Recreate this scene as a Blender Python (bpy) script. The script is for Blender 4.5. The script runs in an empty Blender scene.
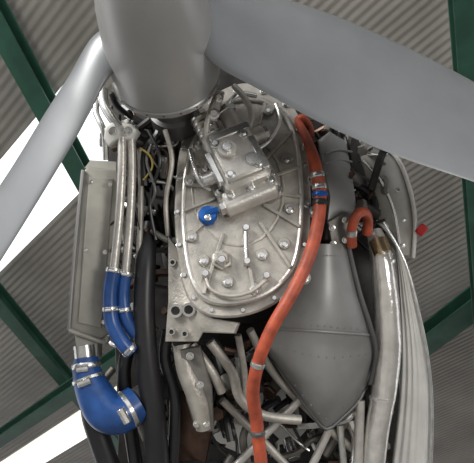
import bpy, math, random
from mathutils import Vector, Matrix
random.seed(7)
sc = bpy.context.scene
try:
    sc.view_settings.view_transform = 'Standard'
except Exception: pass

# ---------------------------------------------------------------- survey frame
FPX = 600.0; D0 = 2.0; PITCH = math.radians(45)
CAM = Vector((0, 0, 1.6))
R = Vector((1, 0, 0)); F = Vector((0, math.cos(PITCH), math.sin(PITCH))); U = Vector((0, -math.sin(PITCH), math.cos(PITCH)))
N = -F
K = D0 / FPX       # metres per drafting unit at the gearbox face
def P(u, v, z=0.0):
    d = D0 - z * K
    return CAM + d * (F + R * ((u - 237) / FPX) - U * ((v - 231.5) / FPX))
def S(r, z=0.0):
    return r * (D0 - z * K) / FPX
def DV(x, y, z):
    return (R * x + U * y + N * z).normalized()
ROOF = 8.5
def roofpt(u, v, drop=0.0):
    d = F + R * ((u - 237) / FPX) - U * ((v - 231.5) / FPX)
    t = (ROOF - drop - CAM.z) / d.z
    return CAM + d * t

# ---------------------------------------------------------------- materials
def mat(name, col, rough=0.5, metal=0.0, noise=0.0, nscale=20, bump=0.0, bscale=80, col2=None, emit=0, spec=None):
    m = bpy.data.materials.new(name); m.use_nodes = True
    nt = m.node_tree; b = nt.nodes['Principled BSDF']
    b.inputs['Base Color'].default_value = (*col, 1)
    b.inputs['Roughness'].default_value = rough; b.inputs['Metallic'].default_value = metal
    tc = nt.nodes.new('ShaderNodeTexCoord')
    if col2 is None: col2 = tuple(c * (1 - noise) for c in col)
    if noise or bump:
        n = nt.nodes.new('ShaderNodeTexNoise'); n.inputs['Scale'].default_value = nscale; n.inputs['Detail'].default_value = 6
        nt.links.new(tc.outputs['Object'], n.inputs['Vector'])
        r = nt.nodes.new('ShaderNodeValToRGB'); r.color_ramp.elements[0].position = .35; r.color_ramp.elements[1].position = .65
        r.color_ramp.elements[0].color = (*col2, 1); r.color_ramp.elements[1].color = (*col, 1)
        nt.links.new(n.outputs['Fac'], r.inputs['Fac']); nt.links.new(r.outputs['Color'], b.inputs['Base Color'])
    if bump:
        n2 = nt.nodes.new('ShaderNodeTexNoise'); n2.inputs['Scale'].default_value = bscale; n2.inputs['Detail'].default_value = 4
        nt.links.new(tc.outputs['Object'], n2.inputs['Vector'])
        bp = nt.nodes.new('ShaderNodeBump'); bp.inputs['Strength'].default_value = bump; bp.inputs['Distance'].default_value = 0.004
        nt.links.new(n2.outputs['Fac'], bp.inputs['Height']); nt.links.new(bp.outputs['Normal'], b.inputs['Normal'])
    if emit:
        b.inputs['Emission Color'].default_value = (*col, 1); b.inputs['Emission Strength'].default_value = emit
    return m
M = dict(
 prop=mat('propeller_grey_paint', (.20, .21, .22), .36, .22, .12, 6),
 spin=mat('spinner_grey_paint', (.33, .33, .325), .35, .3, .10, 5),
 cast=mat('cast_aluminium', (.47, .445, .40), .42, .42, .38, 14, .4, 120),
 castl=mat('machined_aluminium', (.62, .60, .56), .34, .5, .22, 20, .25, 140),
 cast2=mat('cast_aluminium_dark', (.22, .21, .19), .5, .5, .35, 14, .3, 120),
 steel=mat('polished_steel', (.72, .72, .70), .24, .9, .25, 30),
 sheet=mat('grey_sheet_metal', (.28, .28, .275), .42, .35, .2, 8),
 sheetd=mat('dark_sheet_metal', (.14, .14, .14), .45, .5, .3, 8),
 cooler=mat('cooler_paint', (.40, .39, .35), .5, .2, .25, 9),
 white=mat('white_paint', (.72, .71, .68), .35, .1, .15, 9),
 blue=mat('blue_silicone', (.018, .075, .26), .3, 0, .35, 25),
 bluec=mat('blue_anodised', (.01, .10, .38), .3, .4),
 orange=mat('orange_firesleeve', (.46, .085, .038), .5, 0, .45, 20, .3, 150),
 red=mat('red_tape', (.55, .02, .02), .5),
 black=mat('black_rubber', (.016, .016, .018), .38, 0, .2, 20),
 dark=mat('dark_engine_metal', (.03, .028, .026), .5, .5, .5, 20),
 brown=mat('burnt_steel', (.10, .06, .045), .4, .7, .5, 20),
 chrome=mat('polished_foil_shield', (.88, .86, .82), .2, .75, .2, 25, .9, 24),
 gold=mat('heat_tinted_steel', (.55, .42, .25), .25, .9, .5, 30),
 yellow=mat('yellow_wire', (.35, .27, .06), .5),
 green=mat('green_beam_paint', (.035, .12, .08), .5, 0, .35, 3),
 roof=mat('corrugated_roof', (.40, .38, .345), .6, .05, .3, .7),
 sky=mat('skylight_panel', (.95, .97, 1.0), .5, 0, emit=1.25),
 sky2=mat('skylight_warm', (1.0, .97, .80), .5, 0, emit=1.05),
 floor=mat('concrete', (.42, .41, .39), .7, 0, .3, 1.5, .2, 30),
)

# ---------------------------------------------------------------- builder
class Obj:
    def __init__(s, name, parent=None):
        s.name = name; s.v = []; s.f = []; s.mi = []; s.mats = []; s.parent = parent
    def add(s, vs, fs, m):
        m = M[m]
        if m not in s.mats: s.mats.append(m)
        k = s.mats.index(m); o = len(s.v)
        s.v += [Vector(x) for x in vs]
        for f in fs: s.f.append([i + o for i in f]); s.mi.append(k)
    def done(s, ang=35):
        me = bpy.data.meshes.new(s.name)
        c = Vector((0, 0, 0))
        for x in s.v: c += x
        c /= len(s.v)
        me.from_pydata([x - c for x in s.v], [], s.f)
        for m in s.mats: me.materials.append(m)
        me.polygons.foreach_set('material_index', s.mi)
        me.polygons.foreach_set('use_smooth', [True] * len(s.f))
        me.update()
        import bmesh
        bm = bmesh.new(); bm.from_mesh(me); bmesh.ops.recalc_face_normals(bm, faces=bm.faces); bm.to_mesh(me); bm.free()
        me.set_sharp_from_angle(angle=math.radians(ang))
        o = bpy.data.objects.new(s.name, me); sc.collection.objects.link(o)
        o.location = c
        if s.parent is not None:
            o.parent = s.parent; o.location = c - s.parent.location
        return o
def empty(name, loc):
    e = bpy.data.objects.new(name, None); e.location = loc; e.empty_display_size = .1
    sc.collection.objects.link(e); return e

def frame(a):
    a = a.normalized()
    t = R if abs(a.dot(R)) < .9 else U
    x = a.cross(t).normalized(); y = a.cross(x).normalized()
    return x, y
def lathe(b, o, axis, prof, m, seg=32):
    axis = axis.normalized(); x, y = frame(axis); vs = []; fs = []
    for t, r in prof:
        for i in range(seg):
            a = 2 * math.pi * i / seg
            vs.append(o + axis * t + (x * math.cos(a) + y * math.sin(a)) * max(r, 1e-5))
    n = len(prof)
    for j in range(n - 1):
        for i in range(seg):
            k = (i + 1) % seg
            fs.append([j * seg + i, j * seg + k, (j + 1) * seg + k, (j + 1) * seg + i])
    fs.append(list(range(seg))[::-1]); fs.append([(n - 1) * seg + i for i in range(seg)])
    b.add(vs, fs, m)
def cyl(b, p0, p1, r0, m, r1=None, seg=20, bev=.12):
    r1 = r0 if r1 is None else r1; d = p1 - p0; L = d.length; e = min(r0, r1, L) * bev
    lathe(b, p0, d, [(0, r0 - e), (e, r0), (L - e, r1), (L, r1 - e)], m, seg)
def crom(pts, n=8, closed=False):
    out = []; L = len(pts)
    rng = range(L if closed else L - 1)
    for i in rng:
        g = (lambda k: pts[k % L]) if closed else (lambda k: pts[max(0, min(L - 1, k))])
        p0, p1, p2, p3 = g(i - 1), g(i), g(i + 1), g(i + 2)
        for j in range(n):
            t = j / n
            out.append(tuple(.5 * (2 * b_ + (c - a) * t + (2 * a - 5 * b_ + 4 * c - d) * t * t + (-a + 3 * b_ - 3 * c + d) * t ** 3) for a, b_, c, d in zip(p0, p1, p2, p3)))
    if not closed: out.append(tuple(pts[-1]))
    return out
def tubew(b, pts, rads, m, seg=14):
    n = len(pts); vs = []; fs = []
    T = [(pts[min(i + 1, n - 1)] - pts[max(i - 1, 0)]).normalized() for i in range(n)]
    x, _ = frame(T[0])
    for i in range(n):
        x = (x - T[i] * x.dot(T[i])).normalized(); y = T[i].cross(x)
        for k in range(seg):
            a = 2 * math.pi * k / seg
            vs.append(pts[i] + (x * math.cos(a) + y * math.sin(a)) * rads[i])
    for j in range(n - 1):
        for i in range(seg):
            k = (i + 1) % seg
            fs.append([j * seg + i, j * seg + k, (j + 1) * seg + k, (j + 1) * seg + i])
    fs.append(list(range(seg))[::-1]); fs.append([(n - 1) * seg + i for i in range(seg)])
    b.add(vs, fs, m)
def tube(b, pts, r, m, seg=14, n=8):
    """pts (u,v,z[,r])"""
    q = [tuple(p) if len(p) == 4 else (*p, r) for p in pts]
    q = crom(q, n) if len(q) > 2 else q
    tubew(b, [P(*p[:3]) for p in q], [S(p[3], p[2]) for p in q], m, seg)
    return q
def clamp(b, pts, i0, r, m='steel', w=4):
    q = pts; k = int(i0 * (len(q) - 1)); k = max(1, min(len(q) - 2, k))
    c = P(*q[k][:3]); ax = (P(*q[k + 1][:3]) - P(*q[k - 1][:3])).normalized(); z = q[k][2]
    w = S(w, z); rr = S(r, z)
    lathe(b, c - ax * w, ax, [(0, rr * .9), (0, rr), (w * .3, rr * 1.03), (w * 1.7, rr * 1.03), (w * 2, rr), (w * 2, rr * .9)], m, 20)
    side = ax.cross(N).normalized()
    cyl(b, c + N * rr * 1.02 - side * rr * .4, c + N * rr * 1.02 + side * rr * .4, rr * .22, m, seg=8)
def bolt(b, p, ax, r, m='steel', h=None, washer=True):
    ax = ax.normalized(); h = h or r * 1.1
    if washer: lathe(b, p, ax, [(0, r * 1.5), (r * .25, r * 1.5), (r * .3, r * 1.35)], m, 14)
    lathe(b, p + ax * r * .25, ax, [(0, r), (h * .85, r), (h, r * .85)], m, 6)
def prism(b, outline, depth, m, bev=2.0, mback=None):
    n = len(outline); cu = sum(p[0] for p in outline) / n; cv = sum(p[1] for p in outline) / n
    def ring(ins, dz):
        out = []
        for p in outline:
            du, dv = p[0] - cu, p[1] - cv; L = math.hypot(du, dv) or 1; s = (L - ins) / L
            out.append(P(cu + du * s, cv + dv * s, p[2] + dz))
        return out
    def back():
        return [P(*p) - N * depth * K for p in outline]
    rings = [back(), [P(p[0], p[1], p[2]) - N * bev * K for p in outline], ring(bev * .4, -bev * .3), ring(bev * 1.2, 0)]
    vs = [x for r_ in rings for x in r_]; fs = []
    for j in range(3):
        for i in range(n):
            k = (i + 1) % n; fs.append([j * n + i, j * n + k, (j + 1) * n + k, (j + 1) * n + i])
    fs.append([3 * n + i for i in range(n)]); fs.append(list(range(n))[::-1])
    b.add(vs, fs, m)
def obox(b, c, ax, size, m, bev=.12):
    x, y, z = [a.normalized() for a in ax]; sx, sy, sz = [s / 2 for s in size]; e = min(sx, sy, sz) * bev * 2
    fs = []
    def octo(h, ee, s):
        a, d = sx - s, sy - s
        return [c + x * i + y * j + z * h for i, j in ((-a + ee, -d), (a - ee, -d), (a, -d + ee), (a, d - ee), (a - ee, d), (-a + ee, d), (-a, d - ee), (-a, -d + ee))]
    rings = [octo(-sz, e, e), octo(-sz + e, e, 0), octo(sz - e, e, 0), octo(sz, e, e)]
    vs = [v for r_ in rings for v in r_]
    for j in range(3):
        for i in range(8):
            k = (i + 1) % 8; fs.append([j * 8 + i, j * 8 + k, (j + 1) * 8 + k, (j + 1) * 8 + i])
    fs.append(list(range(8))[::-1]); fs.append([24 + i for i in range(8)])
    b.add(vs, fs, m)
def sheet(b, rows, m, th=2.0):
    nr, nc = len(rows), len(rows[0]); fr = [P(*p) for r_ in rows for p in r_]; bk = [p - N * th * K for p in fr]
    vs = fr + bk; o = nr * nc; fs = []
    for i in range(nr - 1):
        for j in range(nc - 1):
            a = i * nc + j; q = [a, a + 1, a + nc + 1, a + nc]; fs.append(q); fs.append([k + o for k in q[::-1]])
    edge = [j for j in range(nc)] + [i * nc + nc - 1 for i in range(1, nr)] + [(nr - 1) * nc + j for j in range(nc - 2, -1, -1)] + [i * nc for i in range(nr - 2, 0, -1)]
    for i in range(len(edge)):
        a, c = edge[i], edge[(i + 1) % len(edge)]; fs.append([a, c, c + o, a + o])
    b.add(vs, fs, m)
def loft(c1, c2, n, z=lambda t, s: 0):
    A = crom(c1, 6); B_ = crom(c2, 6); rows = []
    for i, (a, c) in enumerate(zip(A, B_)):
        s = i / (len(A) - 1)
        rows.append([tuple(a[k] * (1 - j / n) + c[k] * j / n + (z(j / n, s) if k == 2 else 0) for k in range(3)) for j in range(n + 1)])
    return rows

# ================================================================ PROPELLER
AX = DV(-.06, .52, .85)
sb = P(168, 80, 22)
prop = empty('propeller', sb)
b = Obj('spinner', prop)
pr = [(0, 30), (0, 48), (1.5, 50.5), (7, 51), (8, 50), (9.5, 50), (10.5, 51), (30, 51), (60, 50), (95, 47), (130, 41), (165, 31), (190, 19), (202, 8), (205, 0.5)]
lathe(b, sb, AX, [(t * K * .95, r * K) for t, r in pr], 'spin', 64)
for i in range(20):
    a = 2 * math.pi * i / 20; x, y = frame(AX); d = x * math.cos(a) + y * math.sin(a)
    lathe(b, sb + AX * 4.5 * K + d * 50.5 * K, d, [(0, 1.2 * K), (.7 * K, 1.0 * K)], 'sheetd', 8)
b.done(30)
b = Obj('hub_shaft', prop)
lathe(b, sb - AX * 60 * K, AX, [(0, 26 * K), (20 * K, 26 * K), (22 * K, 22 * K), (50 * K, 22 * K), (52 * K, 30 * K), (61 * K, 32 * K)], 'sheetd', 40)
lathe(b, sb - AX * 3 * K, AX, [(0, 40 * K), (0, 47 * K), (3 * K, 48 * K)], 'gold', 48)
b.done()
def blade(name, stations, m='prop'):
    b = Obj(name, prop)
    st = crom([tuple(l) + tuple(t) + (th,) for l, t, th in stations], 8)
    vs = []; nseg = 28
    for q in st:
        l = P(*q[:3]); t = P(*q[3:6]); th = q[6] * K
        c = (l + t) / 2; ch = (t - l); half = ch / 2
        nn = ch.cross(AX).normalized(); nn = nn.cross(ch).normalized()
        if nn.dot(N) < 0: nn = -nn
        for i in range(nseg):
            a = 2 * math.pi * i / nseg
            x = math.cos(a); y = math.sin(a)
            k = (1 + .35 * (-x)) * (.85 if y > 0 else .55)
            vs.append(c + half * x + nn * th * y * k)
    fs = []
    n = len(st)
    for j in range(n - 1):
        for i in range(nseg):
            k = (i + 1) % nseg; fs.append([j * nseg + i, j * nseg + k, (j + 1) * nseg + k, (j + 1) * nseg + i])
    fs.append(list(range(nseg))[::-1]); fs.append([(n - 1) * nseg + i for i in range(nseg)])
    b.add(vs, fs, m); b.done(50)
blade('blade_1', [((122, 26, 55), (130, 66, 70), 16), ((94, 40, 52), (110, 76, 72), 14), ((70, 78, 50), (90, 112, 74), 11), ((45, 115, 45), (66, 155, 74), 8), ((0, 186, 38), (0, 262, 72), 6), ((-80, 300, 30), (-90, 400, 66), 5), ((-190, 440, 25), (-195, 520, 55), 3)])
blade('blade_2', [((205, -25, 50), (190, 40, 80), 16), ((235, -18, 50), (217, 66, 88), 13), ((275, -4, 45), (260, 90, 95), 10), ((345, 20, 40), (325, 125, 98), 8), ((420, 54, 35), (400, 157, 98), 7), ((485, 88, 30), (480, 184, 95), 6), ((600, 150, 25), (590, 225, 80), 4), ((700, 215, 20), (695, 255, 60), 3)])
blade('blade_3', [((125, -70, 90), (185, -70, 60), 16), ((122, -110, 90), (190, -115, 60), 13), ((118, -220, 90), (200, -225, 60), 9), ((120, -420, 85), (195, -420, 60), 6), ((135, -560, 80), (180, -560, 65), 3)])

# ================================================================ GEARBOX
GZ = .4
def gz(v): return GZ * (v - 195)
GN = DV(0, GZ, 1)
def G(u, v, h=0): return P(u, v, gz(v) + h)
gb = empty('engine_gearbox', G(238, 200))
out0 = [(192, 122), (210, 98), (236, 84), (264, 85), (288, 99), (303, 126), (309, 162), (311, 205), (308, 248), (299, 280), (276, 304), (243, 317), (210, 317), (191, 304), (181, 280), (176, 248), (174, 213), (176, 175), (181, 145)]
def scl(o, s, c=(241, 203)): return [(c[0] + (u - c[0]) * s, c[1] + (v - c[1]) * s) for u, v in o]
outl = [tuple(p[:2]) for p in crom(out0, 5, True)]
b = Obj('casing', gb)
prism(b, [(u, v, gz(v) - 14) for u, v in scl(outl, .97)], 95, 'cast2', 3)
prism(b, [(u, v, gz(v)) for u, v in outl], 12, 'cast', 2.5)
prism(b, [(u, v, gz(v) + 7) for u, v in scl(outl, .90)], 9, 'cast', 3)
rim = scl(out0, .86)
q = crom([(u, v, gz(v) + 7, 2.4) for u, v in rim], 5, True)
tubew(b, [P(*p[:3]) for p in q + q[:2]], [S(p[3]) for p in q + q[:2]], 'castl', 8)
cc = (238, 190)
ringc = [(cc[0] + 46 * math.cos(a * math.pi / 12), cc[1] + 56 * math.sin(a * math.pi / 12)) for a in range(24)]
q = [(u, v, gz(v) + 8, 1.6) for u, v in ringc]
tubew(b, [P(*p[:3]) for p in q + q[:2]], [S(p[3]) for p in q + q[:2]], 'cast', 8)
for i in range(14):
    a = 2 * math.pi * i / 14 + .1
    best = None
    for u, v in scl(outl, .85):
        d = abs(math.atan2(math.sin(math.atan2(v - cc[1], u - cc[0]) - a), math.cos(math.atan2(v - cc[1], u - cc[0]) - a)))
        if best is None or d < best[0]: best = (d, u, v)
    _, u, v = best
    s = .42
    p0 = G(cc[0] + (u - cc[0]) * s, cc[1] + (v - cc[1]) * s, 8); p1 = G(u, v, 8)
    d = p1 - p0
    obox(b, (p0 + p1) / 2, (d, GN.cross(d), GN), (d.length, 3.2 * K, 7 * K), 'cast')
for i, (u, v) in enumerate([(307, 148), (313, 180), (315, 212), (312, 245), (304, 278), (286, 302)]):
    cyl(b, G(u, v, -22), G(u, v, 2), 6.5 * K, 'cast', seg=18); bolt(b, G(u, v, 2), GN, 3 * K)
b.done()
b = Obj('flange_bolts', gb)
ring = scl(outl, .945); L = len(ring)
for i in range(0, L, 5):
    u, v = ring[i]
    bolt(b, G(u, v, -.3), GN, 2.4 * K)
for u, v in [(192, 238), (204, 262), (228, 283), (262, 256), (284, 245), (290, 210), (287, 160), (268, 112), (190, 182), (254, 290)]:
    lathe(b, G(u, v, 5), GN, [(0, 6.5 * K), (5 * K, 6 * K), (6 * K, 5 * K)], 'cast', 16)
    bolt(b, G(u, v, 11), GN, 2.6 * K)
b.done()
b = Obj('inspection_boss', gb)
lathe(b, G(268, 192, 5), GN, [(0, 15 * K), (8 * K, 13 * K), (9 * K, 12 * K), (9 * K, 10.5 * K), (12 * K, 10 * K), (12 * K, 6 * K), (6 * K, 6 * K)], 'steel', 28)
lathe(b, G(268, 192, 12), GN, [(0, 5.6 * K), (1.5 * K, 5.6 * K)], 'dark', 20)
lathe(b, G(222, 262, 5), GN, [(0, 11 * K), (8 * K, 10 * K), (9 * K, 8 * K), (13 * K, 7 * K), (14 * K, 5.5 * K)], 'cast', 6)
lathe(b, G(222, 262, 18), GN, [(0, 4 * K), (8 * K, 4 * K), (9 * K, 3 * K)], 'steel', 12)
b.done()
b = Obj('filler_cap', gb)
lathe(b, G(208, 217, 4), GN, [(0, 11 * K), (6 * K, 11 * K), (7 * K, 9.5 * K)], 'cast', 24)
lathe(b, G(208, 217, 10), GN, [(0, 9.5 * K), (6 * K, 9.5 * K), (8 * K, 8.5 * K), (8.5 * K, 6 * K)], 'bluec', 10)
obox(b, G(212, 212, 19), (DV(1, .4, 0), DV(-.4, 1, 0), GN), (13 * K, 5 * K, 5 * K), 'bluec')
lathe(b, G(208, 218, 18), GN, [(0, 3.5 * K), (2 * K, 3.5 * K), (2.6 * K, 2.6 * K)], 'steel', 12)
b.done()
b = Obj('oil_line', gb)
q = tube(b, [(206, 278, gz(278) + 13), (212, 290, gz(290) + 14), (230, 296, gz(296) + 14), (250, 292, gz(292) + 14), (266, 280, gz(280) + 13)], 2, 'cast')
tube(b, [(246, 232, gz(232) + 14), (246, 248, gz(248) + 14), (247, 264, gz(264) + 14)], 2, 'steel')
for u, v in [(206, 277), (266, 279), (246, 232), (247, 265)]:
    lathe(b, G(u, v, 4), GN, [(0, 4 * K), (12 * K, 4 * K), (13 * K, 3 * K)], 'steel', 6)
b.done()
b = Obj('mount_bracket', gb)
prism(b, [(168, 236, 8), (178, 250, 12), (184, 275, 30), (196, 302, 40), (214, 320, 45), (240, 324, 46), (236, 334, 44), (203, 333, 42), (198, 342, 38), (165, 342, 30), (168, 300, 22)], 10, 'cast', 2)
for u, v, z, r in [(176, 310, 33, 6), (189, 309, 36, 6), (172, 331, 33, 3), (185, 333, 37, 3), (173, 262, 17, 3)]:
    lathe(b, P(u, v, z - 3), N, [(0, r * 1.2 * K), (5 * K, r * 1.1 * K), (5 * K, r * .7 * K), (2 * K, r * .6 * K)], 'steel', 18)
    lathe(b, P(u, v, z), N, [(0, r * .62 * K), (1.5 * K, r * .6 * K)], 'dark', 14)
b.done()

# governor / pump on the gearbox face
gov = Obj('propeller_governor')
b = gov
th = math.radians(26)
gx = DV(math.cos(th), math.sin(th), 0); gxx = (gx - GN * gx.dot(GN)).normalized(); gyy = GN.cross(gxx)
o = G(234, 168, 0); q_ = 1.32
KK = K * q_
def L_(x, y, h): return o + (gxx * x + gyy * y + GN * h) * KK
AXS = (gxx, gyy, GN)
obox(b, L_(0, -2, 9), AXS, (48 * KK, 60 * KK, 6 * KK), 'cast')
obox(b, L_(0, -4, 20), AXS, (36 * KK, 48 * KK, 18 * KK), 'castl', .14)
obox(b, L_(0, -8, 31), AXS, (30 * KK, 34 * KK, 8 * KK), 'castl', .2)
cyl(b, L_(-6, -2, 33), L_(-6, -2, 39), 7 * KK, 'castl', seg=28)
cyl(b, L_(-6, -2, 38), L_(-6, -2, 42), 4 * KK, 'steel', seg=6)
cyl(b, L_(7, -16, 33), L_(7, -16, 38), 5 * KK, 'steel', seg=20)
cyl(b, L_(-10, 14, 22), L_(-10, 38, 24), 8 * KK, 'castl')
for k in range(4): cyl(b, L_(-10, 20 + k * 5, 22.5 + k * .4), L_(-10, 22 + k * 5, 22.7 + k * .4), 9.2 * KK, 'steel')
cyl(b, L_(-10, 36, 24), L_(-10, 43, 24.6), 5 * KK, 'steel', seg=6)
cyl(b, L_(9, 10, 24), L_(9, 34, 24), 6.5 * KK, 'castl')
cyl(b, L_(9, 32, 24), L_(9, 37, 24), 8.5 * KK, 'steel', seg=6)
cyl(b, L_(14, 8, 20), L_(28, 8, 20), 6.5 * KK, 'castl')
cyl(b, L_(27, 8, 20), L_(32, 8, 20), 5 * KK, 'steel', seg=6)
cyl(b, L_(-30, -10, 20), L_(-18, -10, 20), 5.5 * KK, 'steel')
cyl(b, L_(-22, -33, 12), L_(18, -33, 12), 7.5 * KK, 'castl')
cyl(b, L_(-26, -33, 12), L_(-21, -33, 12), 5 * KK, 'steel', seg=6)
obox(b, L_(0, -29, 13), AXS, (42 * KK, 10 * KK, 12 * KK), 'castl')
obox(b, L_(14, -12, 34), AXS, (5 * KK, 28 * KK, 4 * KK), 'steel')
obox(b, L_(2, 12, 32), AXS, (32 * KK, 6 * KK, 6 * KK), 'steel')
obox(b, L_(-19, -8, 24), AXS, (4 * KK, 26 * KK, 12 * KK), 'steel')
for x, y, h in [(-20, 23, 12), (20, 23, 12), (21, -22, 12), (-21, -20, 12), (-12, -21, 35), (10, -21, 35), (-12, 6, 35), (10, 6, 35), (-16, -29, 19), (0, -29, 19), (16, -29, 19), (-21, 2, 12), (21, 0, 12)]:
    bolt(b, L_(x, y, h), GN, 2.4 * KK)
tube(b, [(207, 150, 14), (207, 125, 20), (212, 108, 22), (217, 94, 20)], 3.2, 'castl')
obox(b, P(216, 106, 20), (DV(.3, 1, 0), DV(1, -.3, 0), N), (30 * K, 9 * K, 7 * K), 'castl')
bolt(b, P(214, 114, 24), N, 3.6 * K); bolt(b, P(219, 98, 24), N, 3 * K)
tube(b, [(243, 138, 16), (251, 118, 6), (246, 100, -2), (234, 86, -10)], 3.2, 'castl')
tube(b, [(211, 190, 18), (200, 182, 18), (194, 166, 12), (190, 150, 2)], 2.6, 'steel')
tube(b, [(256, 150, 18), (270, 140, 4), (280, 122, -14), (276, 104, -26)], 2.2, 'steel')
tube(b, [(222, 120, 4), (228, 104, -4), (240, 94, -16), (256, 96, -24)], 2.6, 'steel')
gov.done()

# ================================================================ ENGINE CORE BEHIND
eng = empty('aircraft_engine', P(240, 220, -90))
b = Obj('crankcase', eng)
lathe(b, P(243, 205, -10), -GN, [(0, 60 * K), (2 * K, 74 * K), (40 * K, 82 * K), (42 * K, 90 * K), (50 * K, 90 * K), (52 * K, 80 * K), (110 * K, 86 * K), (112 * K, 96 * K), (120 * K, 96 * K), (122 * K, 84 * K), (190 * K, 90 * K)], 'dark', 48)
b.done()
b = Obj('cylinder_bank', eng)
for (u0, v0, z0, u1, v1, z1) in [(185, 160, -70, 128, 175, -60), (185, 220, -70, 135, 235, -60), (290, 160, -75, 345, 150, -80), (180, 380, -60, 240, 400, -50), (300, 410, -70, 370, 400, -60)]:
    p0, p1 = P(u0, v0, z0), P(u1, v1, z1); d = (p1 - p0); Ln = d.length; prof = []
    n = 9
    for i in range(n):
        t = Ln * i / n; w = Ln / n
        prof += [(t, 20 * K), (t + w * .45, 20 * K), (t + w * .5, 26 * K), (t + w * .85, 26 * K), (t + w * .9, 20 * K)]
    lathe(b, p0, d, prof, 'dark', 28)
b.done()
b = Obj('firewall', eng)  # firewall doubling as dark backing: its colour fills the engine's gaps with shade
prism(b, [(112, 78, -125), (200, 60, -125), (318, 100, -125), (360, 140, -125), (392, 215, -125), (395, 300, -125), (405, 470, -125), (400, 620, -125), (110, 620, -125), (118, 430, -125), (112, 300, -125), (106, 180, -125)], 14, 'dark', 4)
b.done()
b = Obj('wiring_and_pipes', eng)
cols = ['black', 'black', 'dark', 'steel', 'cast2', 'brown', 'black', 'sheetd', 'cast2']
zones = [(112, 178, 95, 250, -75, -15, 34), (160, 262, 340, 463, -85, -25, 36), (308, 385, 125, 250, -85, -30, 30), (265, 385, 385, 463, -90, -45, 28), (110, 170, 250, 440, -95, -50, 14), (120, 175, 100, 240, -30, 0, 10)]
for (u0, u1, v0, v1, z0, z1, n) in zones:
    for i in range(n):
        u, v, z = random.uniform(u0, u1), random.uniform(v0, v1), random.uniform(z0, z1)
        pts = [(u, v, z)]; a = random.uniform(0, 6.28)
        for k in range(3):
            a += random.uniform(-.9, .9)
            u = min(u1, max(u0, u + math.cos(a) * random.uniform(12, 30))); v = min(v1, max(v0, v + math.sin(a) * random.uniform(14, 36))); z += random.uniform(-12, 12)
            pts.append((u, v, z))
        tube(b, pts, random.choice([1.2, 1.6, 2.2, 3, 4]), random.choice(cols), 8, 6)
    for i in range(int(n * .7)):
        u, v, z = random.uniform(u0, u1), random.uniform(v0, v1), random.uniform(z0, z1)
        d = DV(random.uniform(-1, 1), random.uniform(-1, 1), random.uniform(0, 1)); p = P(u, v, z)
        r = random.uniform(3, 7) * K
        cyl(b, p - d * r * 1.5, p + d * r * 1.5, r, random.choice(['cast2', 'cast2', 'steel', 'dark']), seg=16)
        cyl(b, p + d * r * 1.4, p + d * r * 2.2, r * 1.25, random.choice(['steel', 'cast2', 'brown']), seg=6)
tube(b, [(140, 148, 0), (150, 156, 2), (152, 168, 0), (143, 180, 0)], 1.0, 'yellow', 8)
tube(b, [(155, 155, 0), (160, 148, 0), (168, 156, 0), (166, 175, 0)], 1.0, 'brown', 8)
tube(b, [(148, 130, 0), (160, 160, 6), (150, 200, 0), (156, 240, 0)], 1.8, 'black', 8)
tube(b, [(165, 130, 0), (172, 160, 2), (166, 200, 0), (168, 236, 0)], 2.6, 'cast', 8)
b.done()

# aircraft body that carries the engine, standing on the hangar floor
b = Obj('aircraft_fuselage')
fc = P(255, 345, -165); Y = Vector((0, 1, 0))
lathe(b, fc, Y, [(0, .30), (.02, .36), (.6, .46), (1.6, .52), (3.0, .48), (5.0, .3), (6.5, .12), (6.6, .02)], 'white', 40)
cyl(b, fc + Y * 1.1 + Vector((0, 0, -.35)), Vector((fc.x, fc.y + 1.1, .3)), .045, 'steel')
for s in (-1, 1): cyl(b, fc + Y * 2.6 + Vector((s * .3, 0, -.3)), Vector((fc.x + s * 1.1, fc.y + 2.8, .35)), .05, 'steel')
for x, y, r in ((0, 1.1, .28), (1.1, 2.8, .33), (-1.1, 2.8, .33)):
    c = Vector((fc.x + x, fc.y + y, r + .003))
    lathe(b, c - R * .09, R, [(0, r * .5), (0, r * .8), (.04, r), (.14, r), (.18, r * .8), (.18, r * .5)], 'black', 28)
    lathe(b, c - R * .1, R, [(0, r * .45), (.2, r * .45)], 'steel', 20)
b.done()

# ================================================================ LEFT SIDE
b = Obj('oil_cooler')
prism(b, [(84, 170, -5), (88, 166, -5), (118, 170, -12), (121, 176, -12), (115, 250, -8), (108, 335, -2), (100, 341, 0), (74, 334, 4), (70, 328, 5), (76, 250, 0)], 26, 'cooler', 2.5)
prism(b, [(89, 177, -3), (113, 179, -9), (108, 250, -5), (101, 328, 2), (78, 323, 6), (83, 250, 2)], 3, 'cooler', 1.2)
tube(b, [(83, 170, -3), (75, 250, 2), (69, 330, 7)], 2, 'sheet', 8)
tube(b, [(69, 330, 7), (103, 342, 2), (108, 336, -1)], 2.2, 'cooler', 8)
prism(b, [(84, 168, -16), (90, 160, -25), (126, 162, -30), (120, 172, -18)], 22, 'cooler', 1.5)
prism(b, [(74, 333, 3), (98, 340, 0), (97, 362, 0), (90, 370, 2), (78, 366, 4)], 22, 'cooler', 2)
for u, v in [(91, 182), (110, 184), (104, 322), (82, 317), (86, 250), (105, 252)]:
    bolt(b, P(u, v, 2), N, 1.6 * K)
b.done()
b = Obj('coolant_pipe')
tube(b, [(122, 132, 5), (122, 170, 8), (119, 220, 12), (113, 275, 16)], 4.4, 'castl')
tube(b, [(131, 132, 2), (132, 170, 4), (130, 220, 8), (125, 280, 12)], 4.4, 'castl')
tube(b, [(140, 150, -8), (141, 200, -4), (139, 250, 0), (136, 290, 4)], 3, 'cast')
prism(b, [(105, 126, 12), (112, 121, 12), (132, 124, 10), (138, 130, 8), (134, 139, 8), (116, 140, 10), (108, 146, 10), (103, 138, 12)], 18, 'white', 3)
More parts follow.
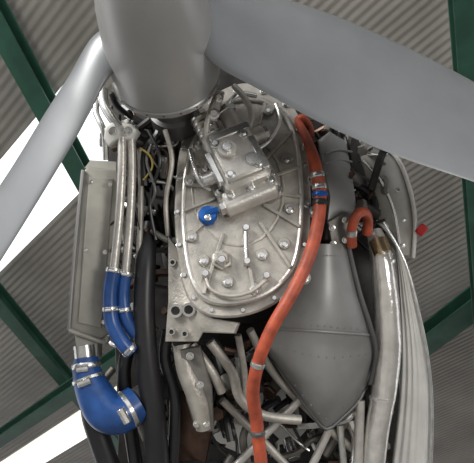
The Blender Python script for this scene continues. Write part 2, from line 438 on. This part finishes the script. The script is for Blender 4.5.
tube(b, [(103, 90, -5), (104, 104, 2), (112, 118, 6), (120, 128, 8)], 5, 'steel')
tube(b, [(98, 95, -5), (96, 112, 0), (104, 132, 5), (106, 160, 0)], 3.2, 'steel')
for u, v in [(113, 131), (128, 131)]: bolt(b, P(u, v, 14), N, 3 * K)
b.done()
b = Obj('blue_coolant_hose')
q = tube(b, [(114, 268, 16), (110, 295, 18), (112, 322, 20), (122, 342, 22), (132, 352, 20)], 7.5, 'blue', 18)
for f in (.05, .4, .93): clamp(b, q, f, 8, 'steel', 2.2)
q = tube(b, [(126, 272, 12), (123, 295, 13), (126, 318, 14), (135, 335, 10)], 6.5, 'blue', 18)
for f in (.06, .55): clamp(b, q, f, 7, 'steel', 2)
b.done()
b = Obj('blue_coolant_hose')
q = tube(b, [(86, 358, 6, 12), (88, 376, 10, 15), (96, 396, 14, 18.5), (107, 411, 16, 20.5), (121, 413, 14, 20), (137, 403, 6, 18)], 15, 'blue', 28)
clamp(b, q, .10, 14, 'steel', 2.6); clamp(b, q, .24, 16.2, 'steel', 1.8); clamp(b, q, .88, 19.4, 'steel', 2.6)
tube(b, [(134, 402, 8), (160, 388, -20), (185, 375, -50)], 13, 'sheetd', 20)
tube(b, [(84, 345, 4), (86, 364, 6)], 10.5, 'steel', 20)
b.done()
b = Obj('black_rubber_hose')
tube(b, [(150, 225, -20, 8), (146, 260, 0, 10), (144, 310, 8, 11), (147, 360, 10, 11.5), (153, 410, 8, 12), (160, 500, 0, 12)], 11, 'black', 20)
tube(b, [(96, 385, -20), (92, 410, -10), (100, 440, -8), (118, 490, -10)], 11, 'black', 18)
tube(b, [(168, 330, 0), (165, 360, 0), (175, 400, 0), (172, 480, -5)], 6, 'black', 14)
tube(b, [(128, 350, 0), (124, 375, -5), (130, 425, -12), (140, 490, -14)], 7, 'black', 14)
b.done()

# ================================================================ ORANGE HOSES
b = Obj('orange_fuel_hose')
q = tube(b, [(298, 122, -30, 4), (308, 142, -4, 5), (315, 165, 14, 6.4), (320, 195, 22, 6.6), (317, 228, 34, 6.6), (307, 262, 48, 6.6), (291, 295, 58, 6.6), (272, 328, 60, 6.6), (259, 360, 54, 6.6), (253, 392, 44, 6.6), (257, 425, 34, 6.6), (264, 490, 28, 6.6)], 6.6, 'orange', 20)
for f, m_ in ((.22, 'steel'), (.26, 'steel'), (.30, 'black'), (.93, 'sheetd'), (.74, 'steel')): clamp(b, q, f, 7.4, m_, 2.6)
clamp(b, q, .275, 7.8, 'bluec', 2)
b.done()
b = Obj('orange_fuel_hose')
q = tube(b, [(352, 246, -10), (352, 228, 0), (357, 215, 4), (364, 212, -2), (368, 220, -16), (367, 234, -24)], 5, 'orange', 18)
clamp(b, q, .15, 5.6, 'steel', 3)
tube(b, [(296, 122, -35), (302, 118, -30), (309, 126, -38), (311, 140, -45)], 4, 'orange', 14)
b.done()

# ================================================================ AIR INTAKE BOX (right)
b = Obj('air_intake_duct')
left = crom([(314, 244, -4), (300, 285, 0), (283, 318, 0), (264, 345, -4)], 6)
right = crom([(347, 244, -18), (358, 290, -14), (369, 325, -18), (374, 350, -24)], 6)
rows = []
for i, (a, c) in enumerate(zip(left, right)):
    rows.append([tuple(a[k] * (1 - j / 14) + c[k] * j / 14 + (22 * math.sin(math.pi * j / 14) * (0.4 + .6 * i / 18) if k == 2 else 0) for k in range(3)) for j in range(15)])
last = rows[-1]
lo = [(264, 348), (271, 358), (279, 369), (287, 380), (295, 391), (303, 402), (311, 413), (319, 423), (326, 429), (335, 424), (344, 416), (352, 408), (360, 399), (366, 388), (371, 374)]
for i in range(1, 9):
    t = i / 8
    rows.append([(last[j][0] * (1 - t) + lo[j][0] * t, last[j][1] * (1 - t) + lo[j][1] * t, last[j][2] - 6 * t * t - (18 * t ** 4)) for j in range(15)])
sheet(b, rows, 'sheet', 14)
tube(b, [(r_[0], r_[1], r_[2] + 1) for r_ in rows[14][::2]], 1.5, 'sheet', 8, 3)
tube(b, [(r_[0], r_[1], r_[2] + 1) for r_ in rows[-1][::2]], 2, 'sheetd', 8, 3)
for ri in (2, 13, 19, 25):
    for p in rows[min(ri, len(rows) - 1)][1::1]:
        lathe(b, P(p[0], p[1], p[2] + .3), N, [(0, .9 * K), (.6 * K, .7 * K)], 'sheet', 8)
tube(b, [(348, 244, -16), (359, 290, -11), (370, 325, -14), (376, 352, -20), (370, 384, -28)], 2.4, 'sheetd', 8)
b.done(40)
b = Obj('generator_housing')
prism(b, [(318, 140, -30), (330, 131, -32), (346, 140, -36), (352, 170, -36), (357, 205, -32), (352, 236, -28), (336, 246, -22), (325, 240, -18), (327, 200, -22)], 50, 'sheet', 4)
for i in range(9):
    v = 150 + i * 10
    tube(b, [(325, v + 4, -25), (338, v, -32), (352, v + 2, -36)], 1.2, 'sheet', 8, 3)
prism(b, [(327, 222, -10), (345, 212, -16), (352, 226, -18), (350, 244, -16), (332, 250, -8)], 14, 'cast2', 2)
for u, v in [(332, 228), (345, 220), (345, 240), (333, 244)]: bolt(b, P(u, v, -9), N, 2.2 * K)
b.done()

# ================================================================ EXHAUST / RIGHT COWL
b = Obj('exhaust_pipe')
tube(b, [(374, 232, -40, 8), (380, 252, -30, 11), (384, 280, -26, 12.5), (387, 315, -26, 13), (388, 350, -28, 13), (384, 390, -30, 12.5), (377, 430, -34, 12), (370, 500, -40, 11)], 11, 'chrome', 28)
tube(b, [(378, 240, -26), (383, 254, -20)], 9, 'gold', 20)
for v, u in ((262, 382), (300, 386), (352, 388), (400, 382)):
    lathe(b, P(u, v, -30), DV(.05, 1, 0), [(0, 13.6 * K), (3 * K, 14 * K), (4 * K, 13 * K)], 'chrome', 24)
tube(b, [(352, 420, -50), (360, 440, -45), (356, 480, -45)], 9, 'chrome', 18)
b.done()
b = Obj('engine_cowling')
cl = [(376, 222, -52), (394, 245, -50), (400, 300, -50), (402, 360, -52), (398, 420, -56), (388, 500, -60)]
cr = [(384, 225, -58), (404, 262, -56), (417, 310, -56), (427, 360, -58), (431, 415, -60), (428, 500, -62)]
rows = loft(cl, cr, 48, lambda t, s: 6 * math.sin(t * math.pi) + .9 * math.sin(t * 10 * math.pi))
sheet(b, rows, 'white', 3)
tube(b, [(383, 222, -54), (404, 260, -52), (418, 310, -52), (428, 360, -54), (432, 415, -56), (429, 500, -58)], 1.8, 'steel', 10)
b.done(60)
b = Obj('cowl_door')
c1 = [(358, 146, -60), (364, 170, -58), (372, 200, -60), (384, 232, -64), (398, 254, -66)]
c2 = [(374, 143, -70), (396, 160, -66), (408, 190, -66), (413, 220, -68), (411, 256, -70)]
sheet(b, loft(c1, c2, 12, lambda t, s: 8 * math.sin(math.pi * t)), 'cooler', 3)
tube(b, [(360, 141, -66), (374, 141, -68), (397, 158, -64), (410, 190, -64), (415, 222, -66), (413, 258, -68)], 2.2, 'white', 10)
tube(b, [(362, 160, -50), (380, 180, -46), (394, 212, -50), (400, 250, -58)], 1.6, 'steel', 8)
for u, v in [(368, 152), (384, 164), (398, 190), (404, 220), (403, 246)]: bolt(b, P(u, v, -56), N, 1.6 * K)
cyl(b, P(418, 234, -64), P(425, 226, -64), 5 * K, 'red', seg=12)
b.done(50)

# ================================================================ ENGINE MOUNT FRAME
b = Obj('engine_mount_frame')
tube(b, [(182, 345, 10, 9), (186, 370, 14, 9.5), (198, 400, 14, 10), (204, 428, 10, 8)], 9, 'cast', 20)
tube(b, [(192, 345, 12), (212, 372, 14), (222, 392, 10)], 5, 'cast')
tube(b, [(210, 342, 20), (232, 372, 14), (240, 398, 8), (262, 415, 0), (300, 420, -10)], 5, 'cast', 16)
tube(b, [(222, 400, -10), (262, 440, -20), (300, 480, -20)], 4, 'cast', 14)
tube(b, [(300, 400, -25), (270, 430, -22), (232, 470, -15)], 4, 'castl', 14)
tube(b, [(330, 428, -30), (310, 470, -30)], 4, 'castl', 14)
tube(b, [(360, 400, -35), (358, 470, -35)], 5, 'castl', 14)
tube(b, [(340, 425, -35), (345, 480, -35)], 3.5, 'steel', 14)
tube(b, [(238, 335, 20), (244, 370, 10), (245, 400, 0)], 3.5, 'cast', 14)
tube(b, [(250, 330, 5), (275, 375, -20), (330, 430, -40), (380, 470, -50)], 4, 'cast', 14)
prism(b, [(180, 350, 22), (200, 346, 24), (212, 388, 20), (214, 432, 14), (196, 432, 12), (186, 400, 16)], 6, 'cast2', 2)
for u, v in [(190, 356), (200, 385), (206, 424), (197, 424)]: bolt(b, P(u, v, 24 if v < 400 else 17), N, 2.6 * K)
b.done()
b = Obj('heat_shield')
prism(b, [(165, 395, -30), (205, 385, -32), (215, 420, -30), (205, 470, -28), (170, 470, -28)], 20, 'brown', 6)
b.done()

# ================================================================ HANGAR
B_ = (roofpt(90, 418) - roofpt(30, 456)).normalized(); A_ = Vector((-B_.y, B_.x, 0))
if A_.y < 0: A_ = -A_
O = Vector((0, 8, ROOF))
fl = Obj('floor')
fl.add([Vector((-22, -18, 0)), Vector((22, -18, 0)), Vector((22, 34, 0)), Vector((-22, 34, 0)), Vector((-22, -18, -.2)), Vector((22, -18, -.2)), Vector((22, 34, -.2)), Vector((-22, 34, -.2))], [[0, 1, 2, 3], [7, 6, 5, 4], [0, 4, 5, 1], [1, 5, 6, 2], [2, 6, 7, 3], [3, 7, 4, 0]], 'floor'); fl.done()
def ab(u, v):
    d = roofpt(u, v) - O; return d.dot(A_), d.dot(B_)
s1 = sorted([ab(0, 160)[0], ab(0, 272)[0]]); s2 = sorted([ab(30, 443)[0], ab(40, 466)[0]])
e1 = ab(130, 120)[1]; e2 = ab(190, 370)[1]
ceil = Obj('ceiling')
pitch = .115; seg = 6
def strip(a0, a1, b0=-20, b1=24):
    n = max(2, int((a1 - a0) / (pitch / seg))); vs = []; fs = []
    for i in range(n + 1):
        a = a0 + (a1 - a0) * i / n; z = .010 * math.sin(2 * math.pi * a / pitch)
        for bb in (b0, b1): vs.append(O + A_ * a + B_ * bb + Vector((0, 0, z)))
    for i in range(n): fs.append([2 * i, 2 * i + 1, 2 * i + 3, 2 * i + 2])
    ceil.add(vs, fs, 'roof')
cuts = sorted([(s1, e1, 'sky'), (s2, e2, 'sky2')], key=lambda c: c[0][0])
cur = -14.0
for (a0, a1), e, mm in cuts:
    strip(cur, a0); strip(a0, a1, e, 24); cur = a1
strip(cur, 30)
ceil.done(80)
for i, ((a0, a1), e, mm) in enumerate(cuts):
    w = Obj('window_%d' % (i + 1))
    obox(w, O + A_ * ((a0 + a1) / 2) + B_ * ((e - 20) / 2) + Vector((0, 0, .06)), (A_, B_, Vector((0, 0, 1))), (a1 - a0 + .06, e + 20.1, .03), mm, .1)
    w.done()
def beam(p0, p1, w, h, name='roof_beam'):
    b = Obj(name); d = p1 - p0; x = d.normalized(); y = Vector((0, 0, 1)).cross(x).normalized(); z = x.cross(y); c = (p0 + p1) / 2; L = d.length; t = .03
    obox(b, c + z * (h / 2), (x, y, z), (L, w, t), 'green'); obox(b, c - z * (h / 2), (x, y, z), (L, w, t), 'green'); obox(b, c, (x, y, z), (L, t, h), 'green')
    b.done()
def rb(u0, v0, u1, v1, w, drop, h=.24, ext=3):
    p0, p1 = roofpt(u0, v0, drop), roofpt(u1, v1, drop); d = (p1 - p0).normalized()
    beam(p0 - d * ext, p1 + d * ext, w, h)
rb(0, 22, 85, 178, .26, .35, ext=4)
rb(0, 300, 72, 386, .26, .35, ext=5)
rb(0, 438, 100, 370, .30, .7, .22, ext=6)
rb(410, 352, 474, 303, .50, .5, ext=5)
rb(470, 150, 477, 260, .2, .9, ext=3)

# ================================================================ LIGHT
w = bpy.data.worlds.new('World'); sc.world = w; w.use_nodes = True
bg = w.node_tree.nodes['Background']; bg.inputs['Color'].default_value = (.97, .97, 1, 1); bg.inputs['Strength'].default_value = 1.25
def area(name, loc, tgt, size, power, col=(1, 1, 1)):
    l = bpy.data.lights.new(name, 'AREA'); l.energy = power; l.size = size; l.color = col; l.shape = 'SQUARE'
    o = bpy.data.objects.new(name, l); o.location = loc; sc.collection.objects.link(o)
    o.rotation_euler = (Vector(tgt) - Vector(loc)).to_track_quat('-Z', 'Y').to_euler()
T = P(237, 230)
area('added_key_light', (-3.4, -2.2, 4.0), T, 1.5, 300, (1, .98, .94))  # unseen key lamp, added to brighten the spinner and engine
area('added_fill_light', (2.4, -1.2, 1.2), T, 1.0, 50, (1, .97, .92))  # weak unseen lamp added on the right as fill light

cam = bpy.data.cameras.new('Camera'); cam.sensor_width = 36; cam.lens = FPX / 474 * 36; cam.clip_end = 200
co = bpy.data.objects.new('Camera', cam); co.location = CAM; co.rotation_euler = (math.radians(90) + PITCH, 0, 0)
sc.collection.objects.link(co); sc.camera = co
